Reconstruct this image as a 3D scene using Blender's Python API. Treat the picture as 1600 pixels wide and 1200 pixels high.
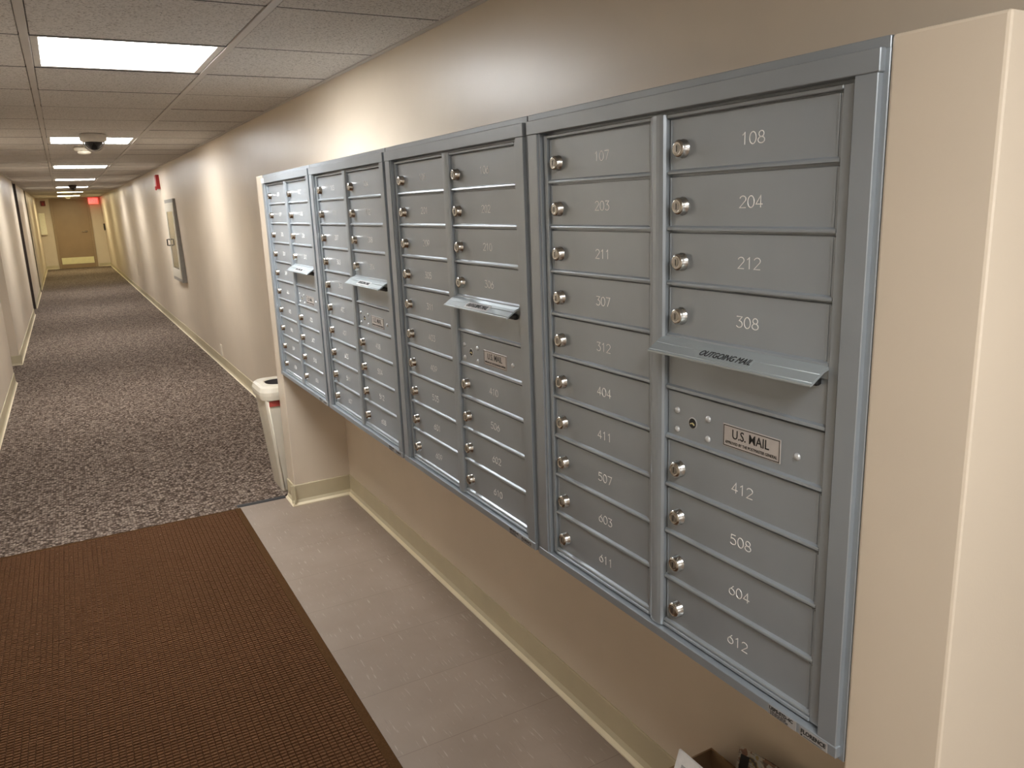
import bpy, bmesh, math, random
from mathutils import Vector, Matrix

for o in list(bpy.data.objects):
    bpy.data.objects.remove(o, do_unlink=True)
random.seed(7)
SC = bpy.context.scene
COL = SC.collection

# ------------------------------------------------------------------ camera
F, YAW, PITCH, ROLL = 1228.307, 0.50397, -0.22562, -0.0375
cy, sy = math.cos(YAW), math.sin(YAW)
cp, sp = math.cos(PITCH), math.sin(PITCH)
fwd = Vector((sy * cp, cy * cp, sp))
rt0 = Vector((cy, -sy, 0))
up0 = rt0.cross(fwd)
cr, sr = math.cos(ROLL), math.sin(ROLL)
rt = rt0 * cr + up0 * sr
up = up0 * cr - rt0 * sr
cam_d = bpy.data.cameras.new('camera')
cam = bpy.data.objects.new('camera', cam_d)
COL.objects.link(cam)
cam_d.sensor_width = 36.0
cam_d.sensor_fit = 'HORIZONTAL'
cam_d.lens = F / 1600 * 36.0
cam_d.clip_start = 0.02
cam.matrix_world = Matrix(((rt.x, up.x, -fwd.x, -0.83117), (rt.y, up.y, -fwd.y, 0.0),
                           (rt.z, up.z, -fwd.z, 1.43961), (0, 0, 0, 1)))
SC.camera = cam

# ------------------------------------------------------------------ world, exposure, lamp levels
w = bpy.data.worlds.new('world')
SC.world = w
w.use_nodes = True
w.node_tree.nodes['Background'].inputs[0].default_value = (1.0, 0.93, 0.82, 1)
w.node_tree.nodes['Background'].inputs[1].default_value = 0.12
SC.view_settings.view_transform = 'Standard'
SC.view_settings.look = 'None'
SC.view_settings.gamma = 1.0
SC.view_settings.use_curve_mapping = False
SC.view_settings.exposure = 0.58
LAMP_WHITE = ((0.97, 0.985, 1.0), 25.0)       # colour and emission of the corridor lenses
LAMP_WARM = ((1.0, 0.91, 0.58), 14.0)        # the two lenses by the far door
LAMP_FILL = ((0.98, 0.98, 0.97), 21.0)       # unseen lens added behind the camera to light the near end

# ------------------------------------------------------------------ helpers
def link(o):
    COL.objects.link(o)
    return o

def obj(name, bm, mats, parent=None, loc=(0, 0, 0), smooth=False):
    bmesh.ops.recalc_face_normals(bm, faces=bm.faces)
    me = bpy.data.meshes.new(name)
    if smooth:
        for f in bm.faces:
            f.smooth = True
    bm.to_mesh(me)
    bm.free()
    if not isinstance(mats, (list, tuple)):
        mats = [mats]
    for m in mats:
        me.materials.append(m)
    o = link(bpy.data.objects.new(name, me))
    o.location = loc
    if parent:
        o.parent = parent
    return o

def thing(name, label, cat, loc=(0, 0, 0), group=None):
    o = link(bpy.data.objects.new(name, None))
    o.empty_display_size = 0.1
    o.location = loc
    tag(o, label, cat, group)
    return o

def tag(o, label, cat, group=None):
    o['label'] = label
    o['category'] = cat
    if group:
        o['group'] = group
    return o

def struct(o):
    o['kind'] = 'structure'
    return o

def box(bm, x0, x1, y0, y1, z0, z1, mi=0, bev=0.0, seg=1):
    vs = [bm.verts.new((x, y, z)) for x in (x0, x1) for y in (y0, y1) for z in (z0, z1)]
    idx = ((0, 1, 3, 2), (4, 6, 7, 5), (0, 4, 5, 1), (2, 3, 7, 6), (0, 2, 6, 4), (1, 5, 7, 3))
    fs = [bm.faces.new([vs[i] for i in f]) for f in idx]
    for f in fs:
        f.material_index = mi
    if bev > 0:
        es = list({e for f in fs for e in f.edges})
        r = bmesh.ops.bevel(bm, geom=es, offset=bev, segments=seg, affect='EDGES', profile=0.5)
        for f in r['faces']:
            f.material_index = mi
    return bm

def lathe(bm, prof, axis='z', n=24, origin=(0, 0, 0), mi=0, smooth=True, sx=1.0, sy_=1.0):
    """prof: list of (radius, height) turned about an axis."""
    rings = []
    for r, h in prof:
        ring = []
        for k in range(n):
            a = 2 * math.pi * k / n
            p = (r * math.cos(a) * sx, r * math.sin(a) * sy_, h)
            if axis == 'x':
                p = (h, p[0], p[1])
            elif axis == 'y':
                p = (p[0], h, p[1])
            ring.append(bm.verts.new((origin[0] + p[0], origin[1] + p[1], origin[2] + p[2])))
        rings.append(ring)
    for a, b in zip(rings[:-1], rings[1:]):
        for k in range(n):
            f = bm.faces.new((a[k], a[(k + 1) % n], b[(k + 1) % n], b[k]))
            f.material_index = mi
            f.smooth = smooth
    for ring in (rings[0], rings[-1]):
        f = bm.faces.new(ring)
        f.material_index = mi
    return bm

def prism(bm, pts, axis, a0, a1, mi=0):
    """extrude a 2-D outline along an axis. axis y: pts are (x, z); axis x: pts are (y, z); axis z: pts are (x, y)."""
    def P(u, v, a):
        return {'y': (u, a, v), 'x': (a, u, v), 'z': (u, v, a)}[axis]
    A = [bm.verts.new(P(u, v, a0)) for u, v in pts]
    B = [bm.verts.new(P(u, v, a1)) for u, v in pts]
    n = len(pts)
    fs = [bm.faces.new(A), bm.faces.new(B)]
    for k in range(n):
        fs.append(bm.faces.new((A[k], A[(k + 1) % n], B[(k + 1) % n], B[k])))
    for f in fs:
        f.material_index = mi
    return bm

def tube(bm, pts, r, n=8, mi=0):
    pts = [Vector(p) for p in pts]
    rings = []
    for i, p in enumerate(pts):
        d = (pts[min(i + 1, len(pts) - 1)] - pts[max(i - 1, 0)]).normalized()
        a = d.orthogonal().normalized() if i == 0 else (a - d * a.dot(d)).normalized()
        b = d.cross(a)
        rings.append([bm.verts.new(p + (a * math.cos(2 * math.pi * k / n) + b * math.sin(2 * math.pi * k / n)) * r) for k in range(n)])
    for A, B in zip(rings[:-1], rings[1:]):
        for k in range(n):
            f = bm.faces.new((A[k], A[(k + 1) % n], B[(k + 1) % n], B[k]))
            f.material_index = mi
            f.smooth = True
    for R_ in (rings[0], rings[-1]):
        bm.faces.new(R_).material_index = mi
    return bm

def text_into(bm, s, size, place, mi=0, bold=0.0, shear=0.0, depth=0.0003, sx=1.0):
    """flat lettering: place(u, v, w) turns text-plane coordinates (centred) into scene coordinates."""
    cu = bpy.data.curves.new('t', 'FONT')
    cu.body = s
    cu.size = size
    cu.align_x = 'CENTER'
    cu.align_y = 'CENTER'
    cu.offset = bold
    cu.shear = shear
    cu.extrude = depth
    cu.resolution_u = 3
    o = link(bpy.data.objects.new('t', cu))
    bpy.context.view_layer.update()
    me = o.to_mesh()
    vs = [bm.verts.new(place(v.co.x * sx, v.co.y, v.co.z)) for v in me.vertices]
    for p in me.polygons:
        try:
            bm.faces.new([vs[i] for i in p.vertices]).material_index = mi
        except ValueError:
            pass
    o.to_mesh_clear()
    bpy.data.objects.remove(o, do_unlink=True)
    bpy.data.curves.remove(cu)
    return bm

# ------------------------------------------------------------------ materials
class NT:
    def __init__(self, name):
        self.m = bpy.data.materials.new(name)
        self.m.use_nodes = True
        self.t = self.m.node_tree
        self.b = self.t.nodes['Principled BSDF']
        self.tc = self.n('ShaderNodeTexCoord')
    def n(self, kind, **kw):
        nd = self.t.nodes.new(kind)
        for k, v in kw.items():
            if k.startswith('i_'):
                nd.inputs[k[2:].replace('_', ' ')].default_value = v
            else:
                setattr(nd, k, v)
        return nd
    def l(self, a, b):
        self.t.links.new(a, b)
        return self
    def coords(self, scale=(1, 1, 1), rot=(0, 0, 0), loc=(0, 0, 0)):
        mp = self.n('ShaderNodeMapping')
        mp.inputs['Scale'].default_value = scale
        mp.inputs['Rotation'].default_value = rot
        mp.inputs['Location'].default_value = loc
        self.l(self.tc.outputs['Object'], mp.inputs['Vector'])
        return mp.outputs['Vector']
    def noise(self, vec, scale, detail=3, rough=0.5):
        nd = self.n('ShaderNodeTexNoise')
        nd.inputs['Scale'].default_value = scale
        nd.inputs['Detail'].default_value = detail
        nd.inputs['Roughness'].default_value = rough
        self.l(vec, nd.inputs['Vector'])
        return nd.outputs['Fac']
    def ramp(self, fac, stops, interp='LINEAR'):
        nd = self.n('ShaderNodeValToRGB')
        cr_ = nd.color_ramp
        cr_.interpolation = interp
        while len(cr_.elements) < len(stops):
            cr_.elements.new(0.5)
        for e, (p, c) in zip(cr_.elements, stops):
            e.position = p
            e.color = c if len(c) == 4 else (*c, 1)
        self.l(fac, nd.inputs['Fac'])
        return nd.outputs['Color']
    def mix(self, fac, a, b, mode='MIX'):
        nd = self.n('ShaderNodeMix', data_type='RGBA', blend_type=mode)
        for s, v in ((nd.inputs['Factor'], fac), (nd.inputs['A'], a), (nd.inputs['B'], b)):
            pass
        ins = [nd.inputs[0], nd.inputs[6], nd.inputs[7]]
        for s, v in zip(ins, (fac, a, b)):
            if hasattr(v, 'is_linked') or hasattr(v, 'links'):
                self.l(v, s)
            else:
                s.default_value = v if not isinstance(v, tuple) or len(v) == 4 else (*v, 1)
        return nd.outputs[2]
    def bump(self, h, strength=0.2, dist=0.002):
        nd = self.n('ShaderNodeBump')
        nd.inputs['Strength'].default_value = strength
        nd.inputs['Distance'].default_value = dist
        self.l(h, nd.inputs['Height'])
        self.l(nd.outputs['Normal'], self.b.inputs['Normal'])
    def base(self, c, rough=0.5, metal=0.0, spec=0.5):
        if isinstance(c, tuple):
            self.b.inputs['Base Color'].default_value = (*c[:3], 1)
        else:
            self.l(c, self.b.inputs['Base Color'])
        self.b.inputs['Roughness'].default_value = rough
        self.b.inputs['Metallic'].default_value = metal
        self.b.inputs['Specular IOR Level'].default_value = spec
        return self

def plain(name, c, rough=0.5, metal=0.0, spec=0.5, var=0.06, scale=40, bump=0.0):
    """one colour with a little procedural variation"""
    t = NT(name)
    v = t.coords()
    f = t.noise(v, scale, 3)
    lo = tuple(x * (1 - var) for x in c)
    hi = tuple(min(1, x * (1 + var)) for x in c)
    t.base(t.ramp(f, [(0.3, lo), (0.7, hi)]), rough, metal, spec)
    if bump:
        t.bump(f, bump, 0.001)
    return t.m

def emit(name, c, s):
    t = NT(name)
    t.base((0.8, 0.8, 0.8), 0.4)
    t.b.inputs['Emission Color'].default_value = (*c, 1)
    t.b.inputs['Emission Strength'].default_value = s
    return t.m

def mat_wall(name, c, rough=0.36):
    t = NT(name)
    v = t.coords()
    big = t.noise(v, 1.3, 4, 0.6)
    col = t.ramp(big, [(0.3, tuple(x * 0.94 for x in c)), (0.7, tuple(x * 1.04 for x in c))])
    sc = t.noise(t.coords((1, 0.7, 2.0)), 9, 5, 0.7)
    mask = t.ramp(sc, [(0.70, (0, 0, 0)), (0.80, (1, 1, 1))])
    col = t.mix(t.mix(0.35, (0, 0, 0), mask), col, tuple(x * 0.80 for x in c))
    t.base(col, rough, 0, 0.5)
    t.bump(t.noise(v, 260, 2), 0.10, 0.0012)
    return t.m

M = {}
M['wall'] = mat_wall('beige wall paint', (0.68, 0.582, 0.460))
M['fillglow'] = emit('added lobby fill glow', (0.97, 0.98, 1.0), 1.4)  # glow of the fill panel added behind the camera
M['base'] = plain('cove base vinyl', (0.56, 0.485, 0.325), 0.4, scale=6)
M['lip'] = plain('pale cove toe', (0.80, 0.70, 0.50), 0.4, scale=6)
M['tbar'] = plain('ceiling grid enamel', (0.50, 0.46, 0.42), 0.45, scale=3)

M['slot'] = plain('painted seam shadow', (0.03, 0.025, 0.022), 0.6, scale=12, var=0.3)  # dark colour that paints in the shadow line of the tile seams

def mat_tile():
    t = NT('ceiling tile')
    v = t.coords()
    fine = t.noise(v, 160, 4, 0.7)
    med = t.noise(t.coords((1, 2.2, 1)), 70, 3, 0.6)
    col = t.ramp(fine, [(0.36, (0.22, 0.20, 0.18)), (0.44, (0.57, 0.535, 0.50)), (0.75, (0.70, 0.665, 0.625))])
    pit = t.ramp(med, [(0.30, (0.30, 0.27, 0.24)), (0.38, (1, 1, 1))])
    t.base(t.mix(1.0, col, pit, 'MULTIPLY'), 0.9, 0, 0.2)
    t.bump(fine, 0.35, 0.003)
    return t.m
M['tile'] = mat_tile()

def mat_vct():
    t = NT('vinyl floor tile')
    v = t.coords()
    cloud = t.noise(v, 5, 4, 0.6)
    col = t.ramp(cloud, [(0.3, (0.262, 0.200, 0.155)), (0.7, (0.298, 0.232, 0.183))])
    st = t.noise(t.coords((150, 13, 1)), 1.0, 2, 0.5)
    mask = t.ramp(st, [(0.64, (0, 0, 0)), (0.72, (1, 1, 1))])
    col = t.mix(t.mix(0.55, (0, 0, 0), mask), col, (0.52, 0.44, 0.36))
    st2 = t.noise(t.coords((120, 10, 1), loc=(7, 3, 0)), 1.0, 2, 0.5)
    m2 = t.ramp(st2, [(0.64, (0, 0, 0)), (0.76, (1, 1, 1))])
    col = t.mix(t.mix(0.4, (0, 0, 0), m2), col, (0.20, 0.155, 0.13))
    br = t.n('ShaderNodeTexBrick', offset=0.0)
    br.inputs['Color1'].default_value = (1, 1, 1, 1)
    br.inputs['Color2'].default_value = (0.965, 0.965, 0.965, 1)
    br.inputs['Mortar'].default_value = (0.74, 0.72, 0.71, 1)
    br.inputs['Scale'].default_value = 1.0
    br.inputs['Mortar Size'].default_value = 0.0011
    br.inputs['Mortar Smooth'].default_value = 0.1
    br.inputs['Brick Width'].default_value = 0.610
    br.inputs['Row Height'].default_value = 0.302
    t.l(t.coords(loc=(0.29, -1.775 + 0.302 * 12, 0)), br.inputs['Vector'])
    t.base(t.mix(1.0, col, br.outputs['Color'], 'MULTIPLY'), 0.42, 0, 0.45)
    t.bump(t.noise(v, 30, 2), 0.04, 0.002)
    return t.m
M['vct'] = mat_vct()

def mat_carpet():
    t = NT('brown loop carpet')
    v = t.coords()
    wob = t.n('ShaderNodeTexVoronoi', feature='F1')
    wob.inputs['Scale'].default_value = 82
    wob.inputs['Randomness'].default_value = 0.75
    t.l(v, wob.inputs['Vector'])
    big = t.noise(v, 26, 2, 0.5)
    cell = t.n('ShaderNodeSeparateColor')
    t.l(wob.outputs['Color'], cell.inputs[0])
    val = t.mix(0.25, cell.outputs[0], big)
    col = t.ramp(val, [(0.15, (0.078, 0.053, 0.039)), (0.40, (0.130, 0.095, 0.072)), (0.60, (0.235, 0.182, 0.145)), (0.85, (0.37, 0.30, 0.245))])
    edge = t.ramp(wob.outputs['Distance'], [(0.30, (1.08, 1.08, 1.08)), (0.80, (0.36, 0.34, 0.33))])
    yarn = t.ramp(t.noise(t.coords((900, 160, 1)), 1.0, 1), [(0.35, (0.78, 0.78, 0.78)), (0.65, (1.2, 1.2, 1.2))])
    col = t.mix(1.0, t.mix(1.0, col, edge, 'MULTIPLY'), yarn, 'MULTIPLY')
    t.base(col, 0.95, 0, 0.1)
    t.bump(edge, 0.5, 0.004)
    return t.m
M['carpet'] = mat_carpet()
M['edge'] = plain('black carpet edging', (0.022, 0.02, 0.02), 0.55, scale=20)

def mat_mat(name, a, b, rough=0.9):
    t = NT(name)
    v = t.coords()
    f = t.noise(v, 210, 3, 0.7)
    col = t.ramp(f, [(0.3, a), (0.7, b)])
    sp_ = t.noise(t.coords(loc=(3, 1, 0)), 130, 1, 0.5)
    m = t.ramp(sp_, [(0.795, (0, 0, 0)), (0.81, (1, 1, 1))])
    t.base(t.mix(m, col, (0.45, 0.36, 0.27)), rough, 0, 0.05)
    t.bump(f, 0.3, 0.002)
    return t.m
M['matpile'] = mat_mat('brown ribbed mat', (0.098, 0.046, 0.021), (0.170, 0.085, 0.043))
M['matedge'] = mat_mat('brown mat border', (0.062, 0.029, 0.011), (0.098, 0.049, 0.020))

def mat_metal(name, c, rough, metal, var=0.04):
    t = NT(name)
    v = t.coords((1, 1, 1))
    f = t.noise(v, 9, 3)
    t.base(t.ramp(f, [(0.3, tuple(x * (1 - var) for x in c)), (0.7, tuple(x * (1 + var) for x in c))]), rough, metal, 0.5)
    t.bump(t.noise(v, 900, 1), 0.04, 0.0004)
    return t.m
M['alu'] = mat_metal('grey satin mailbox metal', (0.35, 0.385, 0.415), 0.33, 0.42)
M['alutrim'] = mat_metal('grey mailbox trim metal', (0.34, 0.375, 0.405), 0.30, 0.45)
M['flap'] = mat_metal('bare aluminium flap', (0.43, 0.475, 0.49), 0.34, 0.45)
M['rivet'] = mat_metal('bright rivet metal', (0.62, 0.63, 0.63), 0.3, 0.4)
M['nickel'] = mat_metal('lock nickel', (0.56, 0.54, 0.50), 0.24, 1.0)
M['nickeldark'] = mat_metal('lock plug', (0.40, 0.375, 0.34), 0.35, 1.0)
M['engrave'] = mat_metal('engraved bare metal', (0.88, 0.87, 0.84), 0.35, 0.15)
M['black'] = plain('black slot', (0.012, 0.012, 0.012), 0.6)
M['ink'] = plain('black ink', (0.015, 0.015, 0.015), 0.5)
M['plate'] = plain('grey label plate', (0.55, 0.51, 0.48), 0.4, 0.2, scale=60)
M['sticker'] = plain('pale sticker', (0.72, 0.72, 0.72), 0.35)
M['clearsticker'] = plain('grey sticker', (0.33, 0.32, 0.31), 0.3)
M['cream'] = plain('cream plastic', (0.74, 0.68, 0.56), 0.42, scale=8)
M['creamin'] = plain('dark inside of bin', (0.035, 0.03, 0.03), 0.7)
M['liner'] = plain('grey bin liner', (0.42, 0.38, 0.37), 0.35, scale=12)
M['redband'] = plain('red band', (0.45, 0.07, 0.055), 0.4)
M['white'] = plain('white plastic', (0.72, 0.68, 0.62), 0.4)
M['whiteframe'] = plain('white fixture frame', (0.66, 0.63, 0.58), 0.4)
M['smoked'] = plain('smoked dome', (0.01, 0.01, 0.012), 0.06)
M['door'] = plain('tan door paint', (0.315, 0.215, 0.125), 0.4, scale=3)
M['doorframe'] = plain('tan frame paint', (0.36, 0.26, 0.16), 0.4, scale=3)
M['darkframe'] = plain('dark brown frame', (0.03, 0.018, 0.012), 0.4)
M['oliveframe'] = plain('olive brown frame', (0.12, 0.095, 0.05), 0.4)
M['brass'] = mat_metal('brass plate', (0.86, 0.79, 0.44), 0.3, 0.4)
M['chrome'] = mat_metal('steel lever', (0.75, 0.72, 0.66), 0.2, 1.0)
M['red'] = plain('red alarm', (0.32, 0.012, 0.012), 0.35)
M['darkred'] = plain('dark red alarm', (0.16, 0.022, 0.018), 0.4)
M['strobe'] = plain('clear strobe', (0.7, 0.68, 0.64), 0.15)
M['exit'] = emit('lit red exit face', (1.0, 0.010, 0.025), 0.8)
M['exitword'] = emit('lit exit letters', (1.0, 0.16, 0.18), 0.75)
M['cabgrey'] = plain('grey cabinet side', (0.27, 0.25, 0.22), 0.4)
M['cabframe'] = plain('cabinet frame', (0.60, 0.55, 0.45), 0.4)
M['paper'] = plain('cream paper', (0.90, 0.86, 0.68), 0.6)
M['card'] = plain('brown cardboard', (0.30, 0.19, 0.10), 0.8, scale=25)
M['sheet'] = plain('white paper', (0.78, 0.77, 0.76), 0.6)
M['greyink'] = plain('grey printing', (0.42, 0.42, 0.43), 0.6, var=0.25, scale=140)

def mat_glass():
    t = NT('cabinet glass')
    t.base((0.9, 0.9, 0.88), 0.05)
    t.b.inputs['Transmission Weight'].default_value = 0.9
    t.b.inputs['IOR'].default_value = 1.45
    return t.m
M['glass'] = mat_glass()

def mat_mag():
    t = NT('printed flyer')
    v = t.coords()
    blotch = t.noise(v, 48, 2, 0.4)
    col = t.ramp(blotch, [(0.38, (0.22, 0.12, 0.08)), (0.42, (0.42, 0.37, 0.30)), (0.50, (0.36, 0.35, 0.33)), (0.57, (0.30, 0.23, 0.10)), (0.63, (0.07, 0.065, 0.07))], 'CONSTANT')
    line = t.noise(t.coords((40, 60, 260)), 1.0, 2, 0.5)
    m = t.ramp(line, [(0.56, (0, 0, 0)), (0.6, (1, 1, 1))])
    t.base(t.mix(t.mix(0.6, (0, 0, 0), m), col, (0.06, 0.055, 0.06)), 0.4)
    return t.m
M['mag'] = mat_mag()

# ------------------------------------------------------------------ dimensions
XN = 0.288                  # niche wall
XRB, XRT = 0.345, 0.290     # corridor right wall at floor / ceiling
XL = -1.400                 # left wall
DEND = 27.7                 # end wall
YS = 3.803                  # near face of the stub wall
YF = 3.935                  # far face of the stub wall
ZU0, ZU1 = 0.674, 1.607     # underside and top of the mailboxes
def zc(y):
    return 1.984 + 0.004 * y
SLOPE = math.atan(0.004)
ROW = 0.612
ROW0 = 2.984

# ------------------------------------------------------------------ setting: floor, walls, ceiling
bm = bmesh.new()
box(bm, -1.9, 2.2, -3.4, DEND + 0.2, -0.1, 0.0)
struct(obj('floor', bm, M['vct']))

bm = bmesh.new()
# niche wall, with the corridor wall running on from it (bottom wanders out a little)
rows = [(0.604, XN, XN), (YF, XN, XN), (6.4, XRB, XRT), (DEND, XRB, XRT)]
prev = None
for y, xb, xt in rows:
    cur = [bm.verts.new((xb, y, 0)), bm.verts.new((xt, y, 2.3)), bm.verts.new((0.6, y, 2.3)), bm.verts.new((0.6, y, 0))]
    if prev:
        for k in range(4):
            bm.faces.new((prev[k], prev[(k + 1) % 4], cur[(k + 1) % 4], cur[k]))
    else:
        bm.faces.new(cur)
    prev = cur
bm.faces.new(prev)
struct(obj('wall_right', bm, M['wall']))

bm = bmesh.new()
box(bm, 0.0, XN + 0.02, 0.477, 0.6058, 0, ZU1, bev=0.004, seg=2)
box(bm, XN, 2.2, 0.4785, 0.604, 0, 2.3)
struct(obj('wall_pier', bm, M['wall']))
bm = bmesh.new()
box(bm, 0.0, XN + 0.004, YS, YF, 0, ZU1, bev=0.004, seg=2)
struct(obj('wall_stub', bm, M['wall']))

ALC = [(8.35, 9.42, -1.62), (14.45, 15.45, -1.60), (18.9, 19.45, -1.60)]
bm = bmesh.new()
y = -3.4
segs = []
for a, b, xb in ALC:
    box(bm, -1.9, XL, y, a, 0, 2.3)
    box(bm, -1.9, xb, a, b, 0, 2.3)
    segs.append((y, a))
    y = b
box(bm, -1.9, XL, y, DEND + 0.2, 0, 2.3)
segs.append((y, DEND))
struct(obj('wall_left', bm, M['wall']))
bm = bmesh.new()
box(bm, -1.9, 0.6, DEND, DEND + 0.2, 0, 2.4)
struct(obj('wall_end', bm, M['wall']))
bm = bmesh.new()
box(bm, -1.9, 2.4, -3.6, -3.4, 0, 0.35)
box(bm, -1.9, 2.4, -3.6, -3.4, 1.9, 2.3)
box(bm, -1.9, -1.2, -3.6, -3.4, 0.35, 1.9)
box(bm, 1.9, 2.4, -3.6, -3.4, 0.35, 1.9)
struct(obj('wall_back', bm, M['wall']))
bm = bmesh.new()
box(bm, -1.2, 1.9, -3.56, -3.54, 0.35, 1.9)
wn = struct(obj('added_fill_panel', bm, M['fillglow']))  # unseen glowing panel, added to brighten the near end from behind
bm = bmesh.new()
for xm in (-1.2, -0.18, 0.84, 1.86):
    box(bm, xm, xm + 0.04, -3.54, -3.42, 0.35, 1.9)
obj('fill_panel_frame', bm, M['whiteframe'], wn)
bm = bmesh.new()
box(bm, 2.2, 2.4, -3.4, 0.604, 0, 2.3)
struct(obj('wall_lobby', bm, M['wall']))

# baseboards: vinyl cove with a pale toe
def cove(bm, p0, p1, nrm, h=0.105):
    """a run from p0 to p1 on a wall whose outward normal is nrm (2-D)"""
    p0, p1, nrm = Vector(p0), Vector(p1), Vector(nrm).normalized()
    prof0 = [(0, 0.012), (0.012, 0.012), (0.005, 0.028), (0.005, h - 0.003), (0.003, h), (0, h)]
    prof1 = [(0, 0), (0.020, 0), (0.020, 0.005), (0.012, 0.014), (0, 0.014)]
    for prof, mi in ((prof0, 0), (prof1, 1)):
        A = [bm.verts.new((p0.x + nrm.x * d, p0.y + nrm.y * d, z)) for d, z in prof]
        B = [bm.verts.new((p1.x + nrm.x * d, p1.y + nrm.y * d, z)) for d, z in prof]
        n = len(prof)
        fs = [bm.faces.new(A), bm.faces.new(B)] + [bm.faces.new((A[k], A[(k + 1) % n], B[(k + 1) % n], B[k])) for k in range(n)]
        for f in fs:
            f.material_index = mi
BB = [M['base'], M['lip']]
bm = bmesh.new()
cove(bm, (XN, 0.6035), (XN, YS), (-1, 0))
struct(obj('baseboard_niche', bm, BB))
bm = bmesh.new()
cove(bm, (XN, YS), (-0.018, YS), (0, -1))
cove(bm, (0.0, YS - 0.018), (0.0, YF), (-1, 0))
struct(obj('baseboard_stub', bm, BB))
bm = bmesh.new()
cove(bm, (XN, YF), (XRB - 0.001, 6.4), (-1, 0.03))
cove(bm, (XRB - 0.001, 6.4), (XRB - 0.001, DEND), (-1, 0))
struct(obj('baseboard_right', bm, BB))
bm = bmesh.new()
for (a, b) in segs:
    cove(bm, (XL, a), (XL, b), (1, 0))
cove(bm, (XL + 0.018, ALC[0][1]), (ALC[0][2], ALC[0][1]), (0, -1))
struct(obj('baseboard_left', bm, BB))
bm = bmesh.new()
cove(bm, (XL, DEND), (-1.08, DEND), (0, -1))
cove(bm, (0.02, DEND), (XRB, DEND), (0, -1))
struct(obj('baseboard_end', bm, BB))
bm = bmesh.new()
cove(bm, (-0.018, 0.477), (2.2, 0.477), (0, -1))
cove(bm, (0.0, 0.459), (0.0, 0.6035), (-1, 0))
struct(obj('baseboard_pier', bm, BB))

# ceiling: lay-in tiles on a grid, openings where the lights sit
COLS = [(XL - 0.02, -0.850), (-0.850, -0.240), (-0.240, XRB)]
NR0, NR1 = -10, 42
LIGHTROWS = [0, 6, 12, 18, 24, 30, 36]
FILLROW = -6
ceil_root = link(bpy.data.objects.new('ceiling', None))
struct(ceil_root)
ceil_root.location = (0, 0, zc(0))
ceil_root.rotation_euler = (SLOPE, 0, 0)
bm = bmesh.new()
for r in range(NR0, NR1):
    y0 = ROW0 + r * ROW
    y1 = y0 + ROW
    for ci, (x0, x1) in enumerate(COLS):
        if ci == 1 and (r in LIGHTROWS or r == FILLROW or r == 37):
            continue
        dz = random.uniform(0, 0.0025)
        box(bm, x0 + 0.0145, x1 - 0.0145, y0 + 0.0054, min(y1, DEND + .1) - 0.0054, 0.0015 + dz, 0.03, bev=0.0015)
box(bm, XN, 2.2, -3.4, 0.604, 0.004, 0.03)
box(bm, -1.9, 2.4, -3.6, DEND + 0.2, 0.16, 0.2)
for o_ in (obj('ceiling_tiles', bm, M['tile'], ceil_root),):
    struct(o_)
bm = bmesh.new()
for xb in (-0.850, -0.240):
    box(bm, xb - 0.0125, xb + 0.0125, -3.4, DEND, 0.0, 0.006, bev=0.0008)
    box(bm, xb - 0.001, xb + 0.001, -3.4, DEND, 0.006, 0.05)
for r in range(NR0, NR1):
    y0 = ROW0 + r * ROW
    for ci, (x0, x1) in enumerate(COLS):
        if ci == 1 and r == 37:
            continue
        box(bm, x0, x1, y0 - 0.008, y0 + 0.008, 0.0026, 0.010, mi=1)  # dark strip standing in for the shade along each seam
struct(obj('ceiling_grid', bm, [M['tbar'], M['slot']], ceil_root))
bm = bmesh.new()
box(bm, XN - 0.020, XRB, 0.48, DEND, -0.002, 0.003)
box(bm, XL - 0.02, XL + 0.020, -3.4, DEND, -0.002, 0.003)
struct(obj('ceiling_angle', bm, M['tbar'], ceil_root))

# ------------------------------------------------------------------ ceiling lights
def ceiling_light(y0, lamp, label, group=None, n=1):
    t = thing('ceiling_light', label, 'ceiling light', (-0.545, y0 + n * ROW / 2, zc(y0 + n * ROW / 2)), group)
    t.rotation_euler = (SLOPE, 0, 0)
    a, b = 0.2915, n * ROW / 2 - 0.0055
    bm = bmesh.new()
    fw = 0.024
    for (x0, x1, y0_, y1_) in ((-a, a, -b, -b + fw), (-a, a, b - fw, b), (-a, -a + fw, -b + fw, b - fw), (a - fw, a, -b + fw, b - fw)):
        box(bm, x0, x1, y0_, y1_, 0.004, 0.012, bev=0.0015)
    box(bm, -a, -a + 0.003, -b, b, 0.012, 0.09)
    box(bm, a - 0.003, a, -b, b, 0.012, 0.09)
    box(bm, -a, a, -b, -b + 0.003, 0.012, 0.09)
    box(bm, -a, a, b - 0.003, b, 0.012, 0.09)
    box(bm, -a, a, -b, b, 0.09, 0.093)
    obj('frame', bm, M['whiteframe'], t)
    bm = bmesh.new()
    box(bm, -a + fw - 0.002, a - fw + 0.002, -b + fw - 0.002, b - fw + 0.002, 0.013, 0.017)
    key = 'lens %s' % (lamp,)
    if key not in M:
        M[key] = emit('glowing lens', lamp[0], lamp[1])
    obj('diffuser', bm, M[key], t)
    return t
ORD = ['square lit ceiling panel nearest the camera, above the mailbox end of the corridor',
       'lit ceiling panel just behind the white dome camera',
       'third lit ceiling panel along the corridor, beyond the smoke detector',
       'fourth lit ceiling panel along the corridor',
       'fifth lit ceiling panel, just behind the small dark dome camera',
       'narrow sliver of lit ceiling panel, last but one before the end door',
       'lit ceiling panel closest to the end door and exit sign']
for k, r in enumerate(LIGHTROWS):
    ceiling_light(ROW0 + r * ROW, LAMP_WHITE if k < 5 else LAMP_WARM, ORD[k], 'ceiling light panels of the corridor', 2 if k == 6 else 1)
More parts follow.
